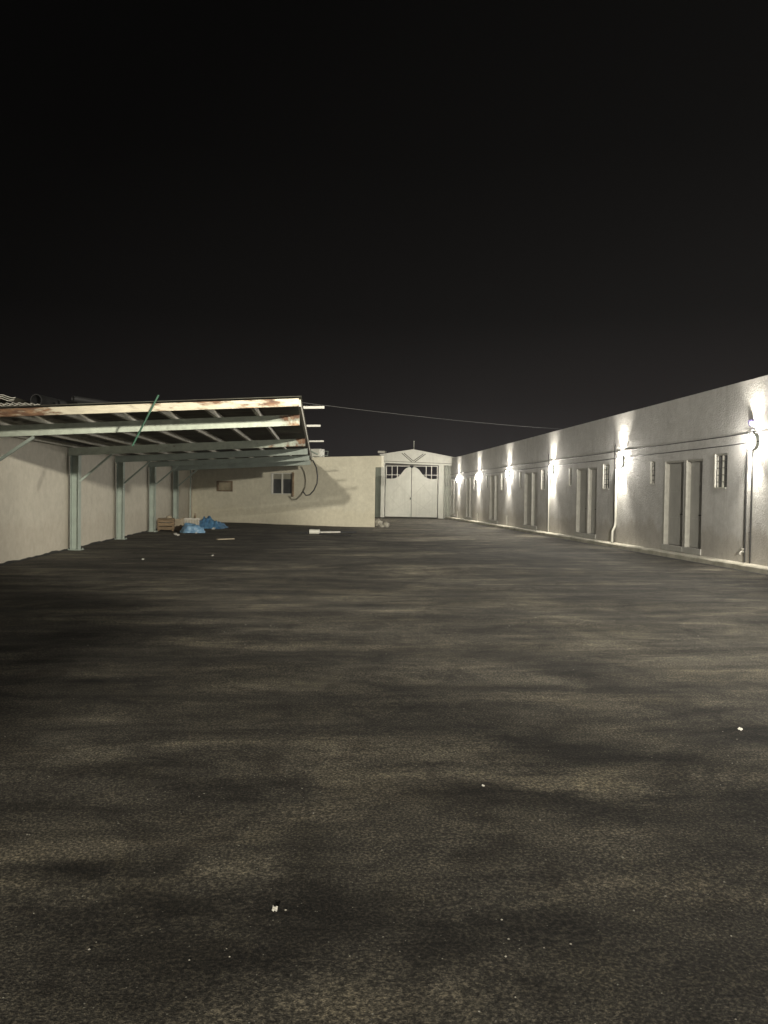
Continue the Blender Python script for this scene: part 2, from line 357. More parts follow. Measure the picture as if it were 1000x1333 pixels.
for i in range(len(us)-1): fs.append((2*i, 2*i+2, 2*i+3, 2*i+1))
tag(MB().add(vs, fs).build('dark_strip', M['dark_strip']), kind='structure')

# wall lamps
LZ = [2.86, 2.68, 2.62, 2.58, 2.57, 2.52]
lamp_label = {0: 'bright wall lamp nearest the camera, above two thin dark conduits at the right edge',
 1: 'bright wall lamp second from the right, atop the tall white downpipe with a bent foot',
 2: 'bright wall lamp third from the right, between two small window bays',
 3: 'bright wall lamp fourth from the right, above a short stub pipe',
 4: 'bright wall lamp second nearest to the white gate',
 5: 'bright small wall lamp closest to the white gate at the far end'}
def make_lamp(u, z):
    t = thing('wall_lamp', RB.p(u,0,z), 'x', 'wall lamp', 'lamps along the stuccoed building')
    b = MB(); b.box(RB, u-.05, u+.05, -.05, -.001, z-.09, z+.09); b.build('back_plate', M['lampbody'], t, .004)
    def oval(w0, w1, ru, rz, w2=None, cap=True):
        n = 24; m = MB(); q = [(math.cos(2*math.pi*k/n), math.sin(2*math.pi*k/n)) for k in range(n)]
        m.add([RB.p(u+c*ru, w0, z+d*rz) for c, d in q]+[RB.p(u+c*ru*.96, w1, z+d*rz*.96) for c, d in q], [(k, (k+1) % n, (k+1) % n+n, k+n) for k in range(n)], True)
        if cap: m.add([RB.p(u+c*ru*.96, w1, z+d*rz*.96) for c, d in q], [tuple(range(n))])
        return m
    oval(-.051, -.085, .125, .165).build('housing', M['lampbody'], t)
    oval(-.086, -.135, .112, .15, cap=False).build('glass_rim', M['rim'], t)
    n = 24; l = MB(); q = [(math.cos(2*math.pi*k/n), math.sin(2*math.pi*k/n)) for k in range(n)]
    vs = [RB.p(u, -.165, z)]; fs = []
    for j, (f, w) in enumerate(((.5,-.158), (.85,-.145), (1.0,-.1355))):
        vs += [RB.p(u+c*.108*f, w, z+d*.145*f) for c, d in q]
    for k in range(n):
        fs.append((0, 1+k, 1+(k+1) % n))
        for j in range(2): fs.append((1+j*n+k, 1+(j+1)*n+k, 1+(j+1)*n+(k+1) % n, 1+j*n+(k+1) % n))
    l.add(vs, fs, True).build('lens', M['lens'], t)
    return t
def spot(name, parent, loc, target, power, deg, col):
    L = bpy.data.lights.new(name, 'SPOT'); L.energy = power; L.spot_size = math.radians(deg); L.spot_blend = 1.0; L.color = col; L.shadow_soft_size = .03
    o = bpy.data.objects.new(name, L); COL.objects.link(o); o.parent = parent; o.location = Vector(loc)-world_loc(parent)
    o.rotation_euler = (Vector(target)-Vector(loc)).to_track_quat('-Z', 'Y').to_euler(); return o
lamps = []
for i, u in enumerate([-12.9, -6.0]+lamp_u):
    k = i-2; z = LZ[k] if k >= 0 else 2.95
    if not lamps: t = make_lamp(u, z)
    else: t = copy_tree(lamps[0]); t.location = RB.p(u, 0, z)
    lamps.append(t)
    t['label'] = lamp_label.get(k, 'bright wall lamp beside the camera beyond the right edge of the view')
bpy.context.view_layer.update()
for i, t in enumerate(lamps):
    u = ([-12.9, -6.0]+lamp_u)[i]; z = t.location.z
    if i < 1: continue
    spot('up_light', t, RB.p(u,-.13,z+.19), RB.p(u,-.07,z+1.3), (480,380,430,350,390,420,320)[i-1], 82, (1,.935,.80))
    spot('down_light', t, RB.p(u,-.13,z-.19), RB.p(u,-.07,z-1.3), (380,330,350,390,300,370,280)[i-1], 78, (1,.935,.80))

# pipes, conduits, taps on the stuccoed wall
def upipe(name, pts, r, mat, label, cat, group=None):
    return tag(MB().tube(pts, r, 8).build(name, mat), label, cat, group)
u0 = lamp_u[0]
for du, lab in ((.26, 'thin dark vertical conduit under the nearest wall lamp, farther from the camera'), (.06, 'thin dark vertical conduit under the nearest wall lamp, closer to the right edge')):
    upipe('conduit', [RB.p(u0+du,-.03,.14), RB.p(u0+du,-.03,1.5), RB.p(u0+du,-.03,2.70)], .016, M['dark'], lab, 'conduit', 'vertical pipes under the wall lamps')
bx = thing('junction_bracket', RB.p(u0+.12,0,2.9), 'small dark rectangular bracket fixed just above the nearest wall lamp', 'bracket')
b = MB(); zt, zb, ua, ub = 3.10, 2.90, u0+.30, u0+.02
for (ca, cb) in (((ua,zt),(ub,zt)), ((ub,zt),(ub,zb)), ((ub,zb),((ua+ub)/2,zb)), (((ua+ub)/2,zt),((ua+ub)/2,zb))):
    b.bar(RB.p(ca[0],-.04,ca[1]), RB.p(cb[0],-.04,cb[1]), .022, .022, RB.n)
b.build('frame', M['dark'], bx)
tp = thing('tap', RB.p(u0+.28,0,.39), 'small pale tap near the foot of the dark conduits', 'tap')
b = MB(); b.tube([RB.p(u0+.28,-.004,.39), RB.p(u0+.28,-.10,.39), RB.p(u0+.28,-.13,.36), RB.p(u0+.28,-.13,.32)], .02, 8); b.build('spout', M['pipe_white'], tp)
b = MB(); b.tube([RB.p(u0+.28,-.07,.41), RB.p(u0+.28,-.07,.46)], [.012,.04], 10); b.build('handle', M['pipe_white'], tp)
b = MB(); b.tube([RB.p(u0+.14,-.002,3.30), RB.p(u0+.14,-.06,3.30)], [.085,.07], 14); b.tube([RB.p(u0+.14,-.061,3.30), RB.p(u0+.14,-.075,3.30)], .05, 14)
tag(b.build('round_cap', M['purple']), 'small purple round cap on the wall above the nearest lamp', 'wall cap')
labs = ['white downpipe with a bent foot below the second wall lamp from the right', 'thin white downpipe below the third wall lamp from the right',
        'thin white downpipe below the fourth wall lamp from the right', 'thin white downpipe below the wall lamp second nearest to the gate', 'thin white downpipe below the wall lamp closest to the gate']
for k in range(1, 6):
    u = lamp_u[k]+(.32 if k < 3 else .1); r = .042 if k == 1 else .028
    top = 2.45 if k < 3 else .55
    if k == 3: top = .62
    pts = [RB.p(u,-.06,.145), RB.p(u,-.06,.5), RB.p(u,-.06,top)] if k != 1 else [RB.p(u,-.16,.145), RB.p(u,-.15,.5), RB.p(u,-.07,.66), RB.p(u,-.06,.8), RB.p(u,-.06,top)]
    upipe('downpipe', pts, r, M['pipe_white'], labs[k-1], 'downpipe', 'vertical pipes under the wall lamps')
for k in (1, 2):
    u = lamp_u[k]+.52
    upipe('conduit', [RB.p(u,-.02,.145), RB.p(u,-.02,3.25)], .014, M['dark'],
          'thin dark conduit beside the white downpipe of the %s wall lamp from the right' % ('second' if k == 1 else 'third'), 'conduit', 'vertical pipes under the wall lamps')
for z0, lab in ((3.09, 'upper of two dark cables running along the stuccoed wall'), (2.87, 'lower of two dark cables running along the stuccoed wall')):
    pts = []; segs = np.linspace(-20, 34, 130)
    for u in segs:
        ph = min(abs(u-x) for x in starts); pts.append(RB.p(u, -.010, z0-.006*max(u,0)-.02*min(ph, 1)+.008*noise.noise((u*.8, z0, 0))))
    upipe('wall_cable', pts, .011, M['dark'], lab, 'cable', 'cables along the stuccoed wall')

# ------------------------------------------------------------------ left boundary wall
bw = thing('boundary_wall', (-6.6,10,0), 'long plain cream boundary wall behind the carport columns', 'wall')
mb = MB(); ys = np.arange(-28, 41.0, .35)
vs = []; fs = []
for y in ys:
    rag = .02+.03*noise.noise((y*1.4,0,4))+.03*noise.noise((y*4.1,3,4))
    vs += [(-6.53,y,-.03),(-6.53,y,2.70),(-6.75,y,2.70),(-6.75,y,-.03)]
n = len(ys)
for i in range(n-1):
    for k in range(4): a = i*4+k; b_ = i*4+(k+1) % 4; fs.append((a, a+4, b_+4, b_))
mb.add(vs, fs+[(0,1,2,3), (4*n-1,4*n-2,4*n-3,4*n-4)]); mb.build('wall', M['wallcream'], bw)
mb = MB()                                   # asphalt slopped up the foot of the wall
ys = np.arange(8, 40.4, .12); vs = []; fs = []
for y in ys:
    rag = .035+.035*noise.noise((y*1.1,0,4))+.03*noise.noise((y*3.7,3,4)); rag = max(rag, .006)
    vs += [(-6.526,y,rag),(-6.50,y,rag*.5+.004),(-6.44-.03*noise.noise((y*2,1,1)),y,.003)]
for i in range(len(ys)-1):
    for k in range(2): a = i*3+k; fs.append((a, a+3, a+4, a+1))
tag(mb.add(vs, fs, True).build('asphalt_edge', M['dark_strip']), kind='structure')

sr = thing('beam_blocker', (-5.5,-17.5,0), 'narrow plain cream block added behind the camera on its left to shade the floodlight', 'building')  # unseen block, added to cut the left side of the pole floodlight's beam
mb = MB(); mb.box(WORLD, -8,-3.06,-18,-17,0,5.40); mb.build('wall', M['wallcream'], sr)
mb = MB(); mb.box(WORLD, -8.1,-3.055,-18.1,-16.9,5.403,5.48); mb.build('roof', M['coping'], sr)
# ------------------------------------------------------------------ carport
cp = thing('carport', (-6.35,14.4,0), 'grey green steel cantilever carport with dark sheet roof and rusty front rail', 'carport')
BY = [14.4, 20.75, 25.35, 30.15, 35.0]
SL = .060
btop = lambda x: 3.035+SL*(x+.35)            # top of the beams
XT = -.36
for i, y in enumerate(BY):
    c = MB(); x = -6.33
    c.box(WORLD, x-.105, x-.09, y-.12, y+.12, .014, btop(x)-.21); c.box(WORLD, x+.09, x+.105, y-.12, y+.12, .014, btop(x)-.20)
    c.box(WORLD, x-.09, x+.09, y-.012, y+.012, .014, btop(x)-.205)
    co = c.build('column', M['steel'], cp)
    p = MB(); p.box(WORLD, x-.17, x+.17, y-.17, y+.17, -.02, .013)
    for sx in (-.14,.14):
        for sy in (-.14,.14): p.tube([(x+sx,y+sy,.013),(x+sx,y+sy,.04)], .014, 6)
    p.build('base_plate', M['steel'], co)
    b = MB(); x0 = -6.50
    def seg(b, x0, x1, w, z0, z1):
        b.hexa([(x0,y-w,btop(x0)+z0),(x1,y-w,btop(x1)+z0),(x1,y+w,btop(x1)+z0),(x0,y+w,btop(x0)+z0)],
               [(x0,y-w,btop(x0)+z1),(x1,y-w,btop(x1)+z1),(x1,y+w,btop(x1)+z1),(x0,y+w,btop(x0)+z1)])
    seg(b, x0, XT, .055, -.014, 0); seg(b, x0, XT, .055, -.2, -.186); seg(b, x0, XT, .040, -.186, -.014)
    b.build('beam', M['steel_rust'] if i in (0, 1) else M['steel'], cp)
    br = MB(); br.bar((x+.106,y,1.80 if i else 1.75), (x+.92 if i else x+1.2,y,btop(x+.92)-.205), .05, .05, (0,1,0)); br.build('brace', M['steel'], cp)
c = MB(); c.bar((-6.38,39.2,0), (-6.38,39.2,2.66), .06, .06, (0,1,0)); c.build('thin_post', M['steel'], cp)
pxs = [-1.12,-1.89,-2.66,-3.43,-4.18,-4.93,-5.68,-6.40]
Y0, Y1 = 13.02, 36.6
for x in pxs:
    p = MB(); z = btop(x)+.004
    ye = 36.6 if x > -2 else (37.8 if x > -4.5 else 39.2)
    p.box(WORLD, x-.03, x+.03, Y0+.03, ye, z, z+.10)
    p.build('purlin', M['pale_steel'], cp)
fr = MB(); zf = .004
fr.hexa([(-6.9,Y0-.03,btop(-6.9)+zf),(XT+.02,Y0-.03,btop(XT)+zf),(XT+.02,Y0+.028,btop(XT)+zf),(-6.9,Y0+.028,btop(-6.9)+zf)],
        [(-6.9,Y0-.03,btop(-6.9)+.135),(XT+.02,Y0-.03,btop(XT)+.135),(XT+.02,Y0+.028,btop(XT)+.135),(-6.9,Y0+.028,btop(-6.9)+.135)])
fr.build('front_rail', M['rustrail'], cp, .004)
e = MB(); e.box(WORLD, XT+.004, XT+.05, Y0+.032, Y1, btop(XT)+.004, btop(XT)+.12); e.build('edge_rail', M['pale_steel'], cp)
# corrugated roof sheet
def roofsheet():
    mb = MB(); ny = 300; vs = []; fs = []
    yend = lambda x: 36.6 if x > -.4 else 36.6+min(2.9, (-.4-x)*.5)
    xs = [XT+.06, -2, -4, -6.52]
    for i in range(ny+1):
        for x in xs:
            y = Y0-.06+(yend(x)-Y0+.06)*i/ny
            h = .018*max(-1, min(1, 1.8*math.sin(i*2*math.pi/6)))
            vs.append((x, y, btop(x)+.16+h))
    for i in range(ny):
        for k in range(3): a = i*4+k; fs.append((a, a+1, a+5, a+4))
    mb.add(vs, fs); o = mb.build('roof_sheet', M['sheetroof'], cp, fix=False)
    s = o.modifiers.new('solid', 'SOLIDIFY'); s.thickness = .004
    return o
roofsheet()
for y, l in ((15.2,.40), (19.4,.34), (25.2,.46)):
    s = MB(); z = btop(XT)+.205
    s.bar((-1.9,y,z-.03), (XT+.06+l,y,z+.03), .045, .05, (0,0,1)); s.build('outrigger', M['strap'], cp)

# things lying on the carport roof
rt = lambda x: btop(x)+.185
def sheetpile(x0, x1, y0, y1, z, tilt, label, waves=9):
    mb = MB(); nx = 60
    for layer in range(3):
        vs = []; fs = []
        for i in range(nx+1):
            u = i/nx; x = x0+(x1-x0)*u
            for y in (y0+layer*.05, y1+layer*.03):
                zz = z+layer*.035+tilt*(u-.5)+.014*math.sin(u*waves*2*math.pi)+.10*math.sin(u*math.pi)*(.6 if waves > 8 else .3)
                vs.append((x, y, zz)); vs.append((x, y, zz-.008))
        for i in range(nx):
            a = 4*i; fs += [(a,a+4,a+6,a+2), (a+1,a+3,a+7,a+5), (a,a+1,a+5,a+4), (a+2,a+6,a+7,a+3)]
        mb.add(vs, fs)
    o = mb.build('corrugated_sheets', M['basket'])
    return tag(o, label, 'roofing sheets', 'spare sheets on the carport roof')
sheetpile(-7.0,-5.45,14.3,17.0,3.21,-.09,'bowed stack of pale corrugated sheets on the carport roof at the left edge',5)
sheetpile(-5.62,-4.45,14.0,16.2,2.96,-.10,'lower pale corrugated sheet lying right of the bowed stack on the carport roof',11)
b = MB()
for y in (14.6,16.6): b.box(WORLD, -6.9,-5.6, y-.05,y+.05, rt(-5.6)+.001, 3.13)
tag(b.build('timber_bearers', M['brown']), 'dark timber bearers under the bowed sheets on the carport roof', 'timber')
def pipe(pts, r, label):
    mb = MB(); mb.tube(pts, r, 20, caps=False); ins = [Vector(p) for p in pts]; mb.tube(ins, r*.86, 20, caps=False)
    d = (ins[0]-ins[1]).normalized(); x = d.cross(Vector((0,0,1))).normalized(); y = d.cross(x); vs = []
    for k in range(20):
        a = 2*math.pi*k/20; q = x*math.cos(a)+y*math.sin(a); vs += [ins[0]+q*r, ins[0]+q*r*.86]
    mb.add(vs, [(2*k, 2*k+1, (2*k+3) % 40, (2*k+2) % 40) for k in range(20)])
    return tag(mb.build('black_pipe', M['black']), label, 'pipe', 'pipes lying on the carport roof')
pipe([(-5.13,14.5,3.20),(-4.2,18.4,3.14)], .115, 'widest black pipe on the carport roof with its open end showing')
pipe([(-4.45,14.4,3.235),(-3.0,16.0,3.16)], .055, 'slim black pipe lying on top of the carport roof pile')
pipe([(-4.35,14.3,3.115),(-2.6,15.4,3.13)], .05, 'slim black pipe under the other slim pipe on the carport roof')
pipe([(-4.78,14.6,3.16),(-2.9,17.4,3.15)], .07, 'middle sized black pipe beside the widest pipe on the carport roof')

# green rope, black hose, overhead wire
tag(MB().tube([(-2.63,12.93,3.16),(-2.68,12.93,3.06),(-2.86,12.94,2.70),(-3.05,12.95,2.32)], .016, 8).build('green_rod', M['rope']), 'slim dark green rod slanting down from the rusty front rail of the carport', 'rod')
ptsz = [(404,593),(409,600),(413,609),(413.8,623),(412,632),(408,640),(402,644.5),(396,639)]
import itertools
CAM = Vector((0,0,1.6)); yaw = math.atan2(86,1000); pit = -math.atan2(24.5,1000); rol = .014
fw = Vector((math.sin(yaw)*math.cos(pit), math.cos(yaw)*math.cos(pit), math.sin(pit))); r0 = Vector((math.cos(yaw), -math.sin(yaw), 0)); up0 = r0.cross(fw)
cr = r0*math.cos(rol)+up0*math.sin(rol); cu = up0*math.cos(rol)-r0*math.sin(rol)
tag(MB().tube([(-.42,34.9,3.10),(-.25,34.9,3.03),(-.10,34.9,2.72),(-.04,34.9,2.35),(-.06,34.9,2.0),(-.20,34.9,1.68),(-.38,34.9,1.48),(-.55,34.9,1.45),(-.68,34.9,1.62)], .030, 8).build('black_hose', M['black']), 'thick black hose hanging in a hook shape from the carport end', 'hose')
pts = []
a, b_ = Vector((XT+.05,14.75,3.30)), RB.p(13.6,.1,4.18)
for i in range(25): t = i/24; p = a.lerp(b_, t); p.z -= .06*4*t*(1-t); pts.append(p)
tag(MB().tube(pts, .0038, 6).build('overhead_wire', M['galv_dark']), 'thin overhead wire crossing the sky from the carport to the stuccoed building', 'wire')

# ------------------------------------------------------------------ cream building
FB = Frame((-6.62,40.76), (9.22,-5.44))
cb = thing('cream_building', FB.p(5,0,0), 'low cream building across the yard with two windows, next to the gate', 'building')
hl = [(1.674,2.68,1.571,2.109), (5.0,6.27,1.47,2.52)]
LW = 10.72
mb = MB(); facade(mb, FB, [], -.1, LW, 0, lambda u: 2.83, 2.7, hl, .16, .2, .13)
q = [FB.p(-.1,.202,0), FB.p(LW-.16,.202,0), Vector((3.25,49.0,0)), Vector((-3.0,52,0))]
mb.hexa(q, [p+Vector((0,0,2.828)) for p in q])
mb.build('wall', M['cream'], cb)
p = MB(); p.hexa([FB.p(-.1,1.0,2.832),FB.p(LW-.18,1.0,2.832),FB.p(LW-.18,1.25,2.832),FB.p(-.1,1.25,2.832)], [FB.p(-.1,1.0,3.25),FB.p(LW-.18,1.0,3.37),FB.p(LW-.18,1.25,3.37),FB.p(-.1,1.25,3.25)])
p.build('parapet', M['cream'], cb)
a, b_, c, d = hl[0]
f = MB(); f.box(FB,a+.002,a+.09,-.02,.1,c+.002,d-.002); f.box(FB,b_-.09,b_-.002,-.02,.1,c+.002,d-.002); f.box(FB,a+.09,b_-.09,-.02,.1,d-.07,d-.002); f.box(FB,a+.09,b_-.09,-.02,.1,c+.002,c+.07)
fo = tag(f.build('boarded_window', M['brown'], cb), 'small brown framed window closed with a board'); p = MB(); p.box(FB,a+.09,b_-.09,.05,.08,c+.07,d-.07); p.build('board', M['brownpale'], fo)
a, b_, c, d = hl[1]
f = MB(); t = .06
f.box(FB,a+.002,a+t+.03,-.03,.1,c+.002,d-.002); f.box(FB,b_-t,b_-.002,-.03,.1,c+.002,d-.002); f.box(FB,a+t+.03,b_-t,-.03,.1,d-.05,d-.002); f.box(FB,a+t+.03,b_-t,-.03,.1,c+.002,c+.05); f.box(FB,(a+b_)/2-.03,(a+b_)/2+.03,-.015,.09,c+.05,d-.05)
fo = tag(f.build('window', M['white_trim'], cb), 'two pane window with white frame and half lowered blind')
p = MB(); p.box(FB,a+t+.03,(a+b_)/2-.03,.06,.075,c+.05,d-.05); p.box(FB,(a+b_)/2+.03,b_-t,.06,.075,c+.05,d-.05); p.build('pane', M['winpane'], fo)
p = MB(); p.box(FB,a+t+.03,(a+b_)/2-.03,.045,.058,d-.30,d-.05); p.box(FB,(a+b_)/2+.03,b_-t,.045,.058,d-.30,d-.05); p.build('blind', M['shutter'], fo)
p = MB(); p.box(FB,b_+.003,b_+.06,-.12,-.002,c-.10,d+.03); p.build('shutter', M['brown'], fo)
# box on its roof and the vent by the gate
acl = FB.p(6.9,1.1,0)
ac = thing('air_cooler', (acl.x,acl.y,3.3), 'white boxy air cooler on the cream building roof beside the carport end', 'air cooler')
b = MB(); b.box(FB,6.60,7.18,.97,1.45,3.36,3.74); b.build('case', M['white_metal'], ac, .02)
b = MB(); b.tube([FB.p(6.7,.95,3.62),FB.p(6.95,.90,3.52),FB.p(7.1,.93,3.46)],.035,8); b.build('duct', M['steel'], ac)
for u_ in (6.68,7.1): b = MB(); b.box(FB,u_-.03,u_+.03,1.05,1.2,3.30,3.358); b.build('foot', M['steel'], ac)
b = MB(); b.tube([FB.p(7.19,1.2,3.42),FB.p(7.50,1.2,3.42),FB.p(7.52,1.2,3.62),FB.p(7.25,1.2,3.64)],.012,6); b.build('pipe', M['steel'], ac)

# ------------------------------------------------------------------ gate portal
GF = Frame((4.36,50.6), (3.47,-1.11))
gp = thing('gate_portal', GF.p(1.9,0,0), 'white gabled portal with two tall curved metal gate leaves, closed', 'gate')
b = MB(); b.box(GF,-.24,.0,-.05,.30,0,3.62); b.build('post', M['white_metal'], gp, .006)
b = MB(); b.box(GF,3.60,3.95,-.05,.30,0,3.55); b.build('post', M['white_metal'], gp, .006)
b = MB(); b.prism(GF, [(-.26,3.60),(4.66,3.43),(4.66,3.90),(1.92,4.43),(-.26,4.10)], -.10, .26); b.build('gable', M['white_metal'], gp, .006)
b = MB(); b.prism(GF, [(-.30,4.103),(1.92,4.434),(4.74,3.903),(4.74,3.96),(1.92,4.49),(-.30,4.16)], -.16, .32); b.build('roof_trim', M['white_trim'], gp)
b = MB()
for a, c in (((1.15,4.24),(1.86,3.64)), ((1.31,4.24),(1.93,3.72)), ((2.74,4.19),(2.0,3.64)), ((2.58,4.19),(1.93,3.72))):
    b.bar(GF.p(a[0],-.105,a[1]), GF.p(c[0],-.105,c[1]), .05, .012, GF.n)
b.bar(GF.p(-.2,-.105,3.72), GF.p(4.6,-.105,3.555), .03, .012, GF.n)
b.build('gable_rib', M['groove'], gp)
b = MB(); b.box(GF,.0,3.60,.02,.2,3.43,3.50); b.build('lintel', M['groove'], gp)
def leaf(flip):
    W = 1.74; X = (lambda u: 1.80-u) if flip else (lambda u: 1.80+u)   # u from the meeting edge outwards
    # solid panel outline, u measured from outer edge
    prof = [(0,2.58),(.18,2.565),(.42,2.56),(.66,2.60),(.85,2.70),(1.0,2.83),(1.13,3.0),(1.25,3.16),(1.40,3.28),(1.55,3.335),(1.66,3.32),(1.72,3.25)]
    poly = [(X(W-u), z) for u, z in prof]+[(X(W-1.72),.06),(X(W),.06)]
    if not flip: poly = poly[::-1]
    b = MB(); b.prism(GF, poly, .06, .10)
    lo = b.build('gate_leaf', M['white_metal'], gp)
    r = MB()                                 # vertical pressed ribs
    for k in range(1, 12):
        u = W*k/12; zt = np.interp(u, [q[0] for q in prof], [q[1] for q in prof])-.12
        r.box(GF, min(X(W-u)-.012, X(W-u)+.012), X(W-u)+.012, .050, .0598, .18, zt)
    r.build('rib', M['white_metal'], lo)
    x = MB()
    for p, q in (((.72,2.35),(1.70,1.35)), ((1.70,1.22),(.62,.50)), ((1.2,.42),(.3,1.35)), ((.3,1.35),(1.1,2.3))):
        x.bar(GF.p(X(W-p[0]),.045,p[1]), GF.p(X(W-q[0]),.045,q[1]), .035, .012, GF.n)
    x.build('cross_strap', M['faint'], lo)
    g = MB()
    for u in (.04,.42,.78): g.box(GF, X(W-u)-.022, X(W-u)+.022, .06, .10, np.interp(u, [q[0] for q in prof], [q[1] for q in prof])-.02, 3.42)
    for z, ue in ((2.82,.97),(3.40,1.62)): g.box(GF, min(X(W-.03),X(W-ue)), max(X(W-.03),X(W-ue)), .062, .098, z-.02, z+.02)
    g.build('lattice', M['white_trim'], lo)
    h = MB(); h.box(GF, X(.06)-.03, X(.06)+.03, .02, .06, 1.20 if flip else .86, 1.34 if flip else .98)
    h.build('lock', M['dark'] if flip else M['white_trim'], lo)
leaf(True); leaf(False)
b = MB(); b.tube([GF.p(1.92,.1,4.44),GF.p(1.92,.1,5.0)], .022, 8); b.tube([GF.p(1.92,.1,5.0),GF.p(1.92,.1,5.05)], .04, 8)
tag(b.build('mast', M['galv']), 'short thin mast standing on the gate gable peak', 'mast')
vt = thing('vent_cowl', GF.p(-.42,.3,0), 'pale capped vent cowl on dark neck beside the gate gable', 'vent')
b = MB(); b.box(GF,-.54,-.16,.5,.85,2.2,4.27); b.build('neck', M['dark'], vt)
b = MB(); b.box(GF,-.60,-.10,.44,.92,4.272,4.42); b.build('cap', M['basket'], vt, .02)
# dark infill left of the gate, ribbed sheets right of it
b = MB(); b.box(GF,-1.6,-.245,.04,.10,0,3.35); b.box(GF,-1.6,-.245,.0,.038,1.78,1.84); b.box(GF,-.62,-.56,.0,.038,.02,3.3)
tag(b.build('side_panel', M['greenpanel']), 'narrow dull green metal panel between the cream building and the gate post', 'panel')
b = MB(); vs = []; fs = []; us = np.linspace(3.96,5.6,100)
for i, u in enumerate(us):
    w = .12+.03*max(-1, min(1, 2*math.sin(i*2*math.pi/11)))
    for z in (.0,3.42): vs += [GF.p(u,w,z), GF.p(u,w+.012,z)]
for i in range(99):
    a = 4*i; fs += [(a,a+4,a+6,a+2), (a+1,a+3,a+7,a+5), (a+2,a+6,a+7,a+3)]
b.add(vs, fs); tag(b.build('sheet_fence', M['galv']), 'ribbed pale metal sheet wall right of the gate', 'fence')

# ------------------------------------------------------------------ clutter on the ground
def lumpy(mb, c, sx, sy, sz, seed, amp=.25, fold=3.0):
    bm = bmesh.new(); bmesh.ops.create_icosphere(bm, subdivisions=4, radius=1)
    for v in bm.verts:
        d = v.co.normalized(); n = noise.noise(d*1.6+Vector((seed,0,0)))*amp + abs(noise.noise(d*fold+Vector((0,seed,0))))*amp*1.1 + noise.noise(d*fold*2.6+Vector((seed,3,0)))*amp*.5
        p = d*(1+n); z = p.z*sz if p.z > 0 else p.z*.25*sz
        v.co = Vector((c[0]+p.x*sx, c[1]+p.y*sy, max(.006, c[2]+z)))
    k = {v: i for i, v in enumerate(bm.verts)}
    mb.add([v.co.copy() for v in bm.verts], [[k[v] for v in f.verts] for f in bm.faces], True); bm.free(); return mb
# wooden crate
cx, cy = -5.93, 30.75
ct = thing('wooden_crate', (cx,cy,0), 'brown slatted wooden crate standing behind the third column', 'crate')
F = Frame((cx,cy,0), (1,.1))
for z in (.05,.20,.35):
    s = MB(); s.box(F,-.30,.30,-.24,-.22,z,z+.12); s.box(F,-.30,.30,.22,.24,z,z+.12); s.box(F,-.318,-.302,-.22,.22,z,z+.12); s.box(F,.302,.318,-.22,.22,z,z+.12); s.build('slat', M['wood'], ct)
for sx in (-1,1):
    for sy in (-1,1): s = MB(); s.box(F, .27*sx-.025, .27*sx+.025, .195*sy-.023, .195*sy+.023, .0,.485); s.build('corner_post', M['wood'], ct)
s = MB(); s.box(F,-.30,.30,-.215,.215,.49,.508); s.build('lid', M['wood'], ct)
lb = MB(); lumpy(lb, (cx+.1,cy,.51), .12,.1,.09, 3.0); tag(lb.build('rag', M['beige']), 'small crumpled beige rag on the wooden crate', 'rag')
F = Frame((-5.52,31.2,0), (1,-.2))
bx = thing('carton', F.p(0,0,0), 'open beige carton beside the wooden crate', 'carton')
s = MB(); s.box(F,-.13,.13,-.16,-.15,0,.46); s.box(F,-.13,.13,.15,.16,0,.46); s.box(F,-.14,-.13,-.16,.16,0,.46); s.box(F,.13,.14,-.16,.16,0,.46); s.box(F,-.13,.13,-.15,.15,.003,.02); s.build('box', M['beige'], bx)
s = MB(); s.bar(F.p(-.13,-.16,.455),F.p(-.25,-.17,.40),.30,.012,(0,0,1)); s.bar(F.p(.13,0,.462),F.p(.24,0,.52),.30,.012); s.build('flap', M['beige'], bx)
s = MB(); lumpy(s, (-5.22,30.6,.0), .24,.22,.20, 8.0,.5); tag(s.build('rag_heap', M['brown']), 'low dark brown heap of rags between carton and blue bag', 'rags')
# basket
F = Frame((-5.12,31.9,0), (1,.05))
bk = thing('plastic_basket', F.p(0,0,0), 'pale plastic basket behind the blue bag', 'basket')
s = MB(); s.hexa([F.p(-.26,-.18,0),F.p(.26,-.18,0),F.p(.26,.18,0),F.p(-.26,.18,0)], [F.p(-.30,-.22,.44),F.p(.30,-.22,.44),F.p(.30,.22,.44),F.p(-.30,.22,.44)]); s.build('tub', M['basket'], bk)
s = MB()
for k in range(9): u = -.26+.065*k; s.bar(F.p(u*.88,-.186,.03), F.p(u,-.226,.42), .02, .012, F.n)
s.build('rib', M['brownpale'], bk)
s = MB(); s.bar(F.p(-.31,-.235,.45),F.p(.31,-.235,.45),.03,.04); s.bar(F.p(-.31,.235,.45),F.p(.31,.235,.45),.03,.04); s.build('rim', M['basket'], bk)
bt = MB(); bt.tube([F.p(.12,0,.441),F.p(.12,0,.56),F.p(.12,0,.60),F.p(.12,0,.68)], [.05,.05,.02,.02], 10); tag(bt.build('bottle', M['brown']), 'brown bottle standing on the pale basket', 'bottle')
s = MB(); lumpy(s, (-4.74,29.6,.0), .42,.30,.34, 1.7, .28, 4.0); tag(s.build('blue_bag', M['bag']), 'pale blue crumpled plastic bag in front of the basket', 'bag')
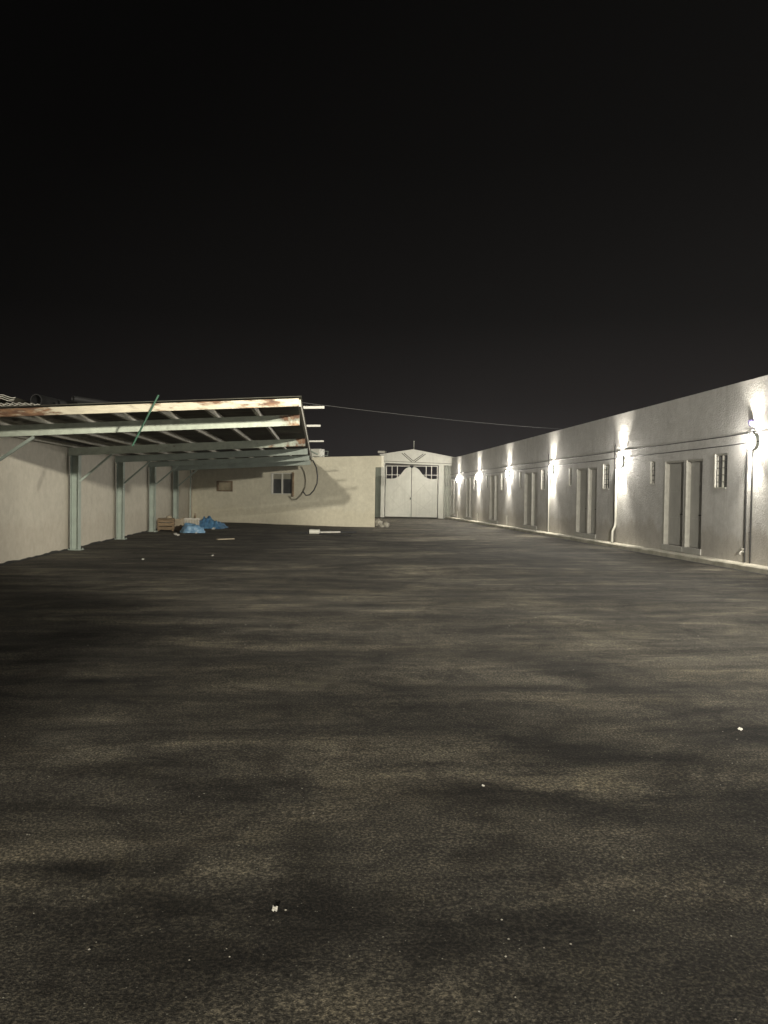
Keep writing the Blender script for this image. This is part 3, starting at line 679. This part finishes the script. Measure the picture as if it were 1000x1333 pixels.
def tarp():
    mb = MB(); nx, ny = 60, 40; vs = []; fs = []
    for j in range(ny+1):
        for i in range(nx+1):
            u, v = i/nx, j/ny
            x = -5.15+1.25*u+.15*(v-.5); y = 32.6+1.5*v-.3*u
            edge = min(1, 5*min(u*1.2, (1-u)*.8, v*.9, 1-v))
            h = .48*(1-.55*u)*edge*(.75+.5*noise.noise((u*3,v*3,2)))+.20*edge*abs(noise.noise((u*4+v*2.5,v*3-u*2,5)))+.025*noise.noise((u*11,v*9,1))*edge+.02+.03*abs(noise.noise((u*9,v*9,3)))
            vs.append((x+.05*noise.noise((u*5,v*5,9)), y, max(.012, h)))
    for j in range(ny):
        for i in range(nx): a = j*(nx+1)+i; fs.append((a,a+1,a+nx+2,a+nx+1))
    mb.add(vs, fs, True); o = mb.build('blue_tarpaulin', M['tarp'], fix=False); s = o.modifiers.new('solid','SOLIDIFY'); s.thickness = .006
    return tag(o, 'rumpled dark blue tarpaulin heaped right of the blue bag', 'tarpaulin')
tarp()
def scrap(c, r, seed, label, cat='litter', mat='paper', group='litter on the asphalt'):
    n = 9; vs = []; fs = []; z0 = gh(c[0], c[1]); rnd = random.Random(seed); a = rnd.random()*6.28; wx = .6+.5*rnd.random()
    for j in range(n):
        for i in range(n):
            x, y = (i/(n-1)-.5)*2*r*wx, (j/(n-1)-.5)*2*r
            e = 1-.25*abs(noise.noise((i*.9+seed,j*.9,2)))
            xx, yy = (x*math.cos(a)-y*math.sin(a))*e, (x*math.sin(a)+y*math.cos(a))*e
            z = .004+r*(.35+.55*noise.noise((i*.45+seed,j*.45,seed))+.35*abs(noise.noise((i*.8,j*.8,seed))))+.35*(yy+r)
            vs.append((c[0]+xx, c[1]+yy, z0+max(.002, z)))
    for j in range(n-1):
        for i in range(n-1): q = j*n+i; fs.append((q,q+1,q+n+1,q+n))
    o = MB().add(vs, fs).build('paper_scrap', M[mat], fix=False); o.modifiers.new('solid','SOLIDIFY').thickness = .0012
    return tag(o, label, cat, group)
scrap((-4.18,31.4),0.078,2.2,'crumpled white scrap lying right of the blue bag')
scrap((-4.45,28.7),0.051,5.2,'small white scrap in front of the blue tarpaulin')
scrap((-4.8,27.0),0.060,6.1,'white scrap in front of the blue bag, farthest right of two')
scrap((-5.0,27.6),0.066,7.4,'white scrap in front of the blue bag, farthest left of two')
scrap((-.147,2.95),.010,1.1,'folded white paper scrap on the dark asphalt nearest the camera')
scrap((.93,4.15),.008,4.1,'flat white scrap on the asphalt right of the picture centre')
scrap((2.93,5.05),.014,3.1,'white scrap beside the dark patch at the right edge')
scrap((2.56,3.95),.010,9.1,'larger of the white crumbs below the dark patch at the right')
scrap((-3.9,17.6),.03,12.1,'lone white scrap on the asphalt in front of the first column')
scrap((-2.55,19.0),.03,13.1,'lone white scrap on open asphalt left of the picture centre')
pk = MB(); pk.bar((-3.25,25.2,.03),(-2.75,25.6,.03),.10,.035); tag(pk.build('timber_offcut', M['beige'], bevel=.005), 'short pale timber offcut lying alone on the asphalt', 'timber')
# bucket and rods on the ground before the cream building
by, bxx = 29.4, -.13
bu = thing('lying_bucket', (bxx,by,0), 'white cylinder bucket lying on its side on the asphalt', 'bucket')
d = Vector((1,-.22,0)).normalized(); c0 = Vector((bxx-.17,by+.04,.095))
s = MB(); s.tube([c0, c0+d*.36], [.092,.085], 18); s.build('drum', M['white_metal'], bu)
s = MB(); s.tube([c0+d*.345, c0+d*.375], .096, 18); s.build('rim', M['white_metal'], bu)
s = MB(); s.tube([c0-d*.012, c0-d*.001], .085, 18); s.build('base', M['black'], bu)
g = 'rods lying beside the white bucket'
tag(MB().tube([(.09,29.85,.05),(.88,30.2,.05)], .034, 10).build('rod', M['strap']), 'white rod lying end to end with the bucket', 'rod', g)
tag(MB().tube([(.89,30.2,.045),(1.52,30.35,.045)], .034, 10).build('rod', M['black']), 'short dark rod continuing from the end of the white rod', 'rod', g)
tag(MB().tube([(.06,29.0,.03),(1.22,28.15,.03)], .028, 10).build('rod', M['dark']), 'long dark rod lying in front of the white rod', 'rod', g)
tag(MB().tube([(-1.15,29.9,.03),(-.40,29.6,.03)], .03, 10).build('rod', M['dark']), 'dark rod lying on the left of the white bucket', 'rod', g)
# broken concrete by the corner of the cream building
def lump(c, r, seed, label, g='broken concrete at the building corner'):
    bm = bmesh.new(); bmesh.ops.create_icosphere(bm, subdivisions=2, radius=1); mb = MB()
    for v in bm.verts:
        dd = v.co.normalized(); q = 1+.35*noise.noise(dd*1.4+Vector((seed,0,0))); v.co = Vector((c[0]+dd.x*q*r[0], c[1]+dd.y*q*r[1], max(.0, c[2]+dd.z*q*r[2])))
    k = {v: i for i, v in enumerate(bm.verts)}
    mb.add([v.co.copy() for v in bm.verts], [[k[v] for v in f.verts] for f in bm.faces]); bm.free()
    return tag(mb.build('concrete_lump', M['conc']), label, 'rubble', g)
lump((2.86,36.2,.16),(.2,.18,.2),1.0,'pale rough concrete lump closest to the cream building corner')
lump((3.17,35.7,.12),(.15,.16,.17),4.0,'smaller concrete lump on the right of the corner rubble')
lump((2.95,35.5,.06),(.12,.12,.10),6.0,'lowest concrete lump in front of the corner rubble')
# loose stone chips and crumbs
def crumbs():
    mb = MB(); rnd = random.Random(3)
    for k in range(900):
        if k < 640: y = .8+9*rnd.random()**1.3; x = rnd.uniform(-.55,.60)*y+.05*y
        else: y = rnd.uniform(8,36); x = rnd.uniform(-5.5,8)
        r = rnd.choice((.002,.0026,.003,.0036,.005))*(1 if y < 8 else 1.8)
        n = 5; a0 = rnd.random()*6.3; z = gh(x, y)
        ring = [(x+r*(.7+.6*rnd.random())*math.cos(a0+i*6.283/n), y+r*(.7+.6*rnd.random())*math.sin(a0+i*6.283/n), z+.0005) for i in range(n)]
        mb.add(ring+[(x, y, z+r*(.6+.6*rnd.random()))], [(i, (i+1) % n, n) for i in range(n)])
    return tag(mb.build('stone_chips', M['chip'], fix=False), 'pale stone chips and crumbs scattered over the asphalt', 'gravel', kind='stuff')
crumbs()

# ------------------------------------------------------------------ light
w = bpy.data.worlds.new('World'); scene.world = w; w.use_nodes = True
nt = w.node_tree; nt.nodes.clear()
out = nt.nodes.new('ShaderNodeOutputWorld'); bg = nt.nodes.new('ShaderNodeBackground'); nt.links.new(bg.outputs[0], out.inputs[0])
tc = nt.nodes.new('ShaderNodeTexCoord'); sp = nt.nodes.new('ShaderNodeSeparateXYZ'); nt.links.new(tc.outputs['Generated'], sp.inputs[0])
el = ramp(nt, sp.outputs['Z'], [(0.0, (.036,.031,.031)), (.05, (.026,.0225,.0222)), (.12, (.0125,.0105,.0102)), (.22, (.0042,.0036,.0035)), (.40, (.0016,.0014,.0014)), (.8, (.001,.001,.001))])
# town glow is stronger towards the lit side
mr = nt.nodes.new('ShaderNodeMapRange'); mr.inputs['From Min'].default_value = -.45; mr.inputs['From Max'].default_value = .55; mr.inputs['To Min'].default_value = .45; mr.inputs['To Max'].default_value = 1.75
nt.links.new(sp.outputs['X'], mr.inputs['Value'])
sc_ = nt.nodes.new('ShaderNodeVectorMath'); sc_.operation = 'SCALE'; nt.links.new(el, sc_.inputs[0]); nt.links.new(mr.outputs[0], sc_.inputs['Scale'])
nt.links.new(sc_.outputs[0], bg.inputs['Color']); bg.inputs['Strength'].default_value = .60
fl = thing('flood_light', (-3.4,-26.2,0), 'floodlight on a tall pole at the back of the yard, behind the camera', 'floodlight')
m_ = MB(); m_.tube([(-3.4,-26.2,0),(-3.4,-26.2,5.95)], [.09,.06], 14); m_.tube([(-3.4,-26.2,0),(-3.4,-26.2,.03)], .2, 14); m_.build('pole', M['steel'], fl)
m_ = MB(); m_.bar((-3.4,-26.30,6.2),(-3.4,-26.12,6.2),.46,.34); m_.build('head', M['lampbody'], fl)
m_ = MB(); m_.tube([(-3.64,-26.2,6.2),(-3.64,-26.2,5.93),(-3.16,-26.2,5.93),(-3.16,-26.2,6.2)], .015, 8); m_.build('bracket', M['lampbody'], fl)
S = bpy.data.lights.new('flood', 'SPOT'); S.energy = FLOOD; S.spot_size = math.radians(64); S.spot_blend = .35; S.shadow_soft_size = .20; S.color = (1,.94,.80)
so = bpy.data.objects.new('flood', S); COL.objects.link(so); so.parent = fl; so.location = Vector((-3.4,-26.0,6.2))-fl.location
so.rotation_euler = Vector((.10,1,-.13)).to_track_quat('-Z', 'Y').to_euler()

fp = RB.p(-26.0, .8, ztop(-26))
fl2 = thing('flood_light', fp, 'floodlight on a short mast on the stuccoed building roof, behind the camera', 'floodlight')
m_ = MB(); m_.tube([fp+Vector((0,0,.05)), fp+Vector((0,0,1.0))], .04, 12); m_.tube([fp+Vector((0,0,.0)), fp+Vector((0,0,.05))], .14, 12); m_.build('mast', M['steel'], fl2)
hd = (Vector((-1.5,36,1.6))-(fp+Vector((0,0,1.2)))).normalized()
m_ = MB(); m_.bar(fp+Vector((0,0,1.2))-hd*.2, fp+Vector((0,0,1.2))-hd*.02, .42, .3); m_.build('head', M['lampbody'], fl2)
S2 = bpy.data.lights.new('roof_flood', 'SPOT'); S2.energy = FLOOD2; S2.spot_size = math.radians(42); S2.spot_blend = .45; S2.shadow_soft_size = .3; S2.color = (1,.94,.80)
so2 = bpy.data.objects.new('roof_flood', S2); COL.objects.link(so2); so2.parent = fl2; so2.location = Vector((0,0,1.2))+hd*.05
so2.rotation_euler = hd.to_track_quat('-Z', 'Y').to_euler()

# ------------------------------------------------------------------ dusty night air
mb = MB(); mb.box(WORLD, -460,460,-460,460,-1.0,7.2)
hm = bpy.data.materials.new('dusty_air'); hm.use_nodes = True; hn = hm.node_tree; hn.nodes.clear()
ho = hn.nodes.new('ShaderNodeOutputMaterial'); hv = hn.nodes.new('ShaderNodeVolumePrincipled'); hn.links.new(hv.outputs[0], ho.inputs['Volume'])
hv.inputs['Color'].default_value = (.85,.86,.9,1); hv.inputs['Density'].default_value = HAZE; hv.inputs['Anisotropy'].default_value = .35
tag(mb.build('haze', hm), kind='stuff')

# ------------------------------------------------------------------ camera
cam = bpy.data.cameras.new('camera'); co = bpy.data.objects.new('camera', cam); COL.objects.link(co)
cam.sensor_fit = 'VERTICAL'; cam.sensor_height = 36; cam.lens = 36*1000/1333.0; cam.clip_start = .05; cam.clip_end = 2000
mw = Matrix((cr, cu, -fw)).transposed().to_4x4(); mw.translation = CAM; co.matrix_world = mw
scene.camera = co
scene.view_settings.view_transform = 'Standard'; scene.view_settings.look = 'None'; scene.view_settings.exposure = 0; scene.view_settings.gamma = 1
scene.render.engine = 'CYCLES'
scene.cycles.use_denoising = True
scene.cycles.sample_clamp_indirect = 6
scene.cycles.max_bounces = 6
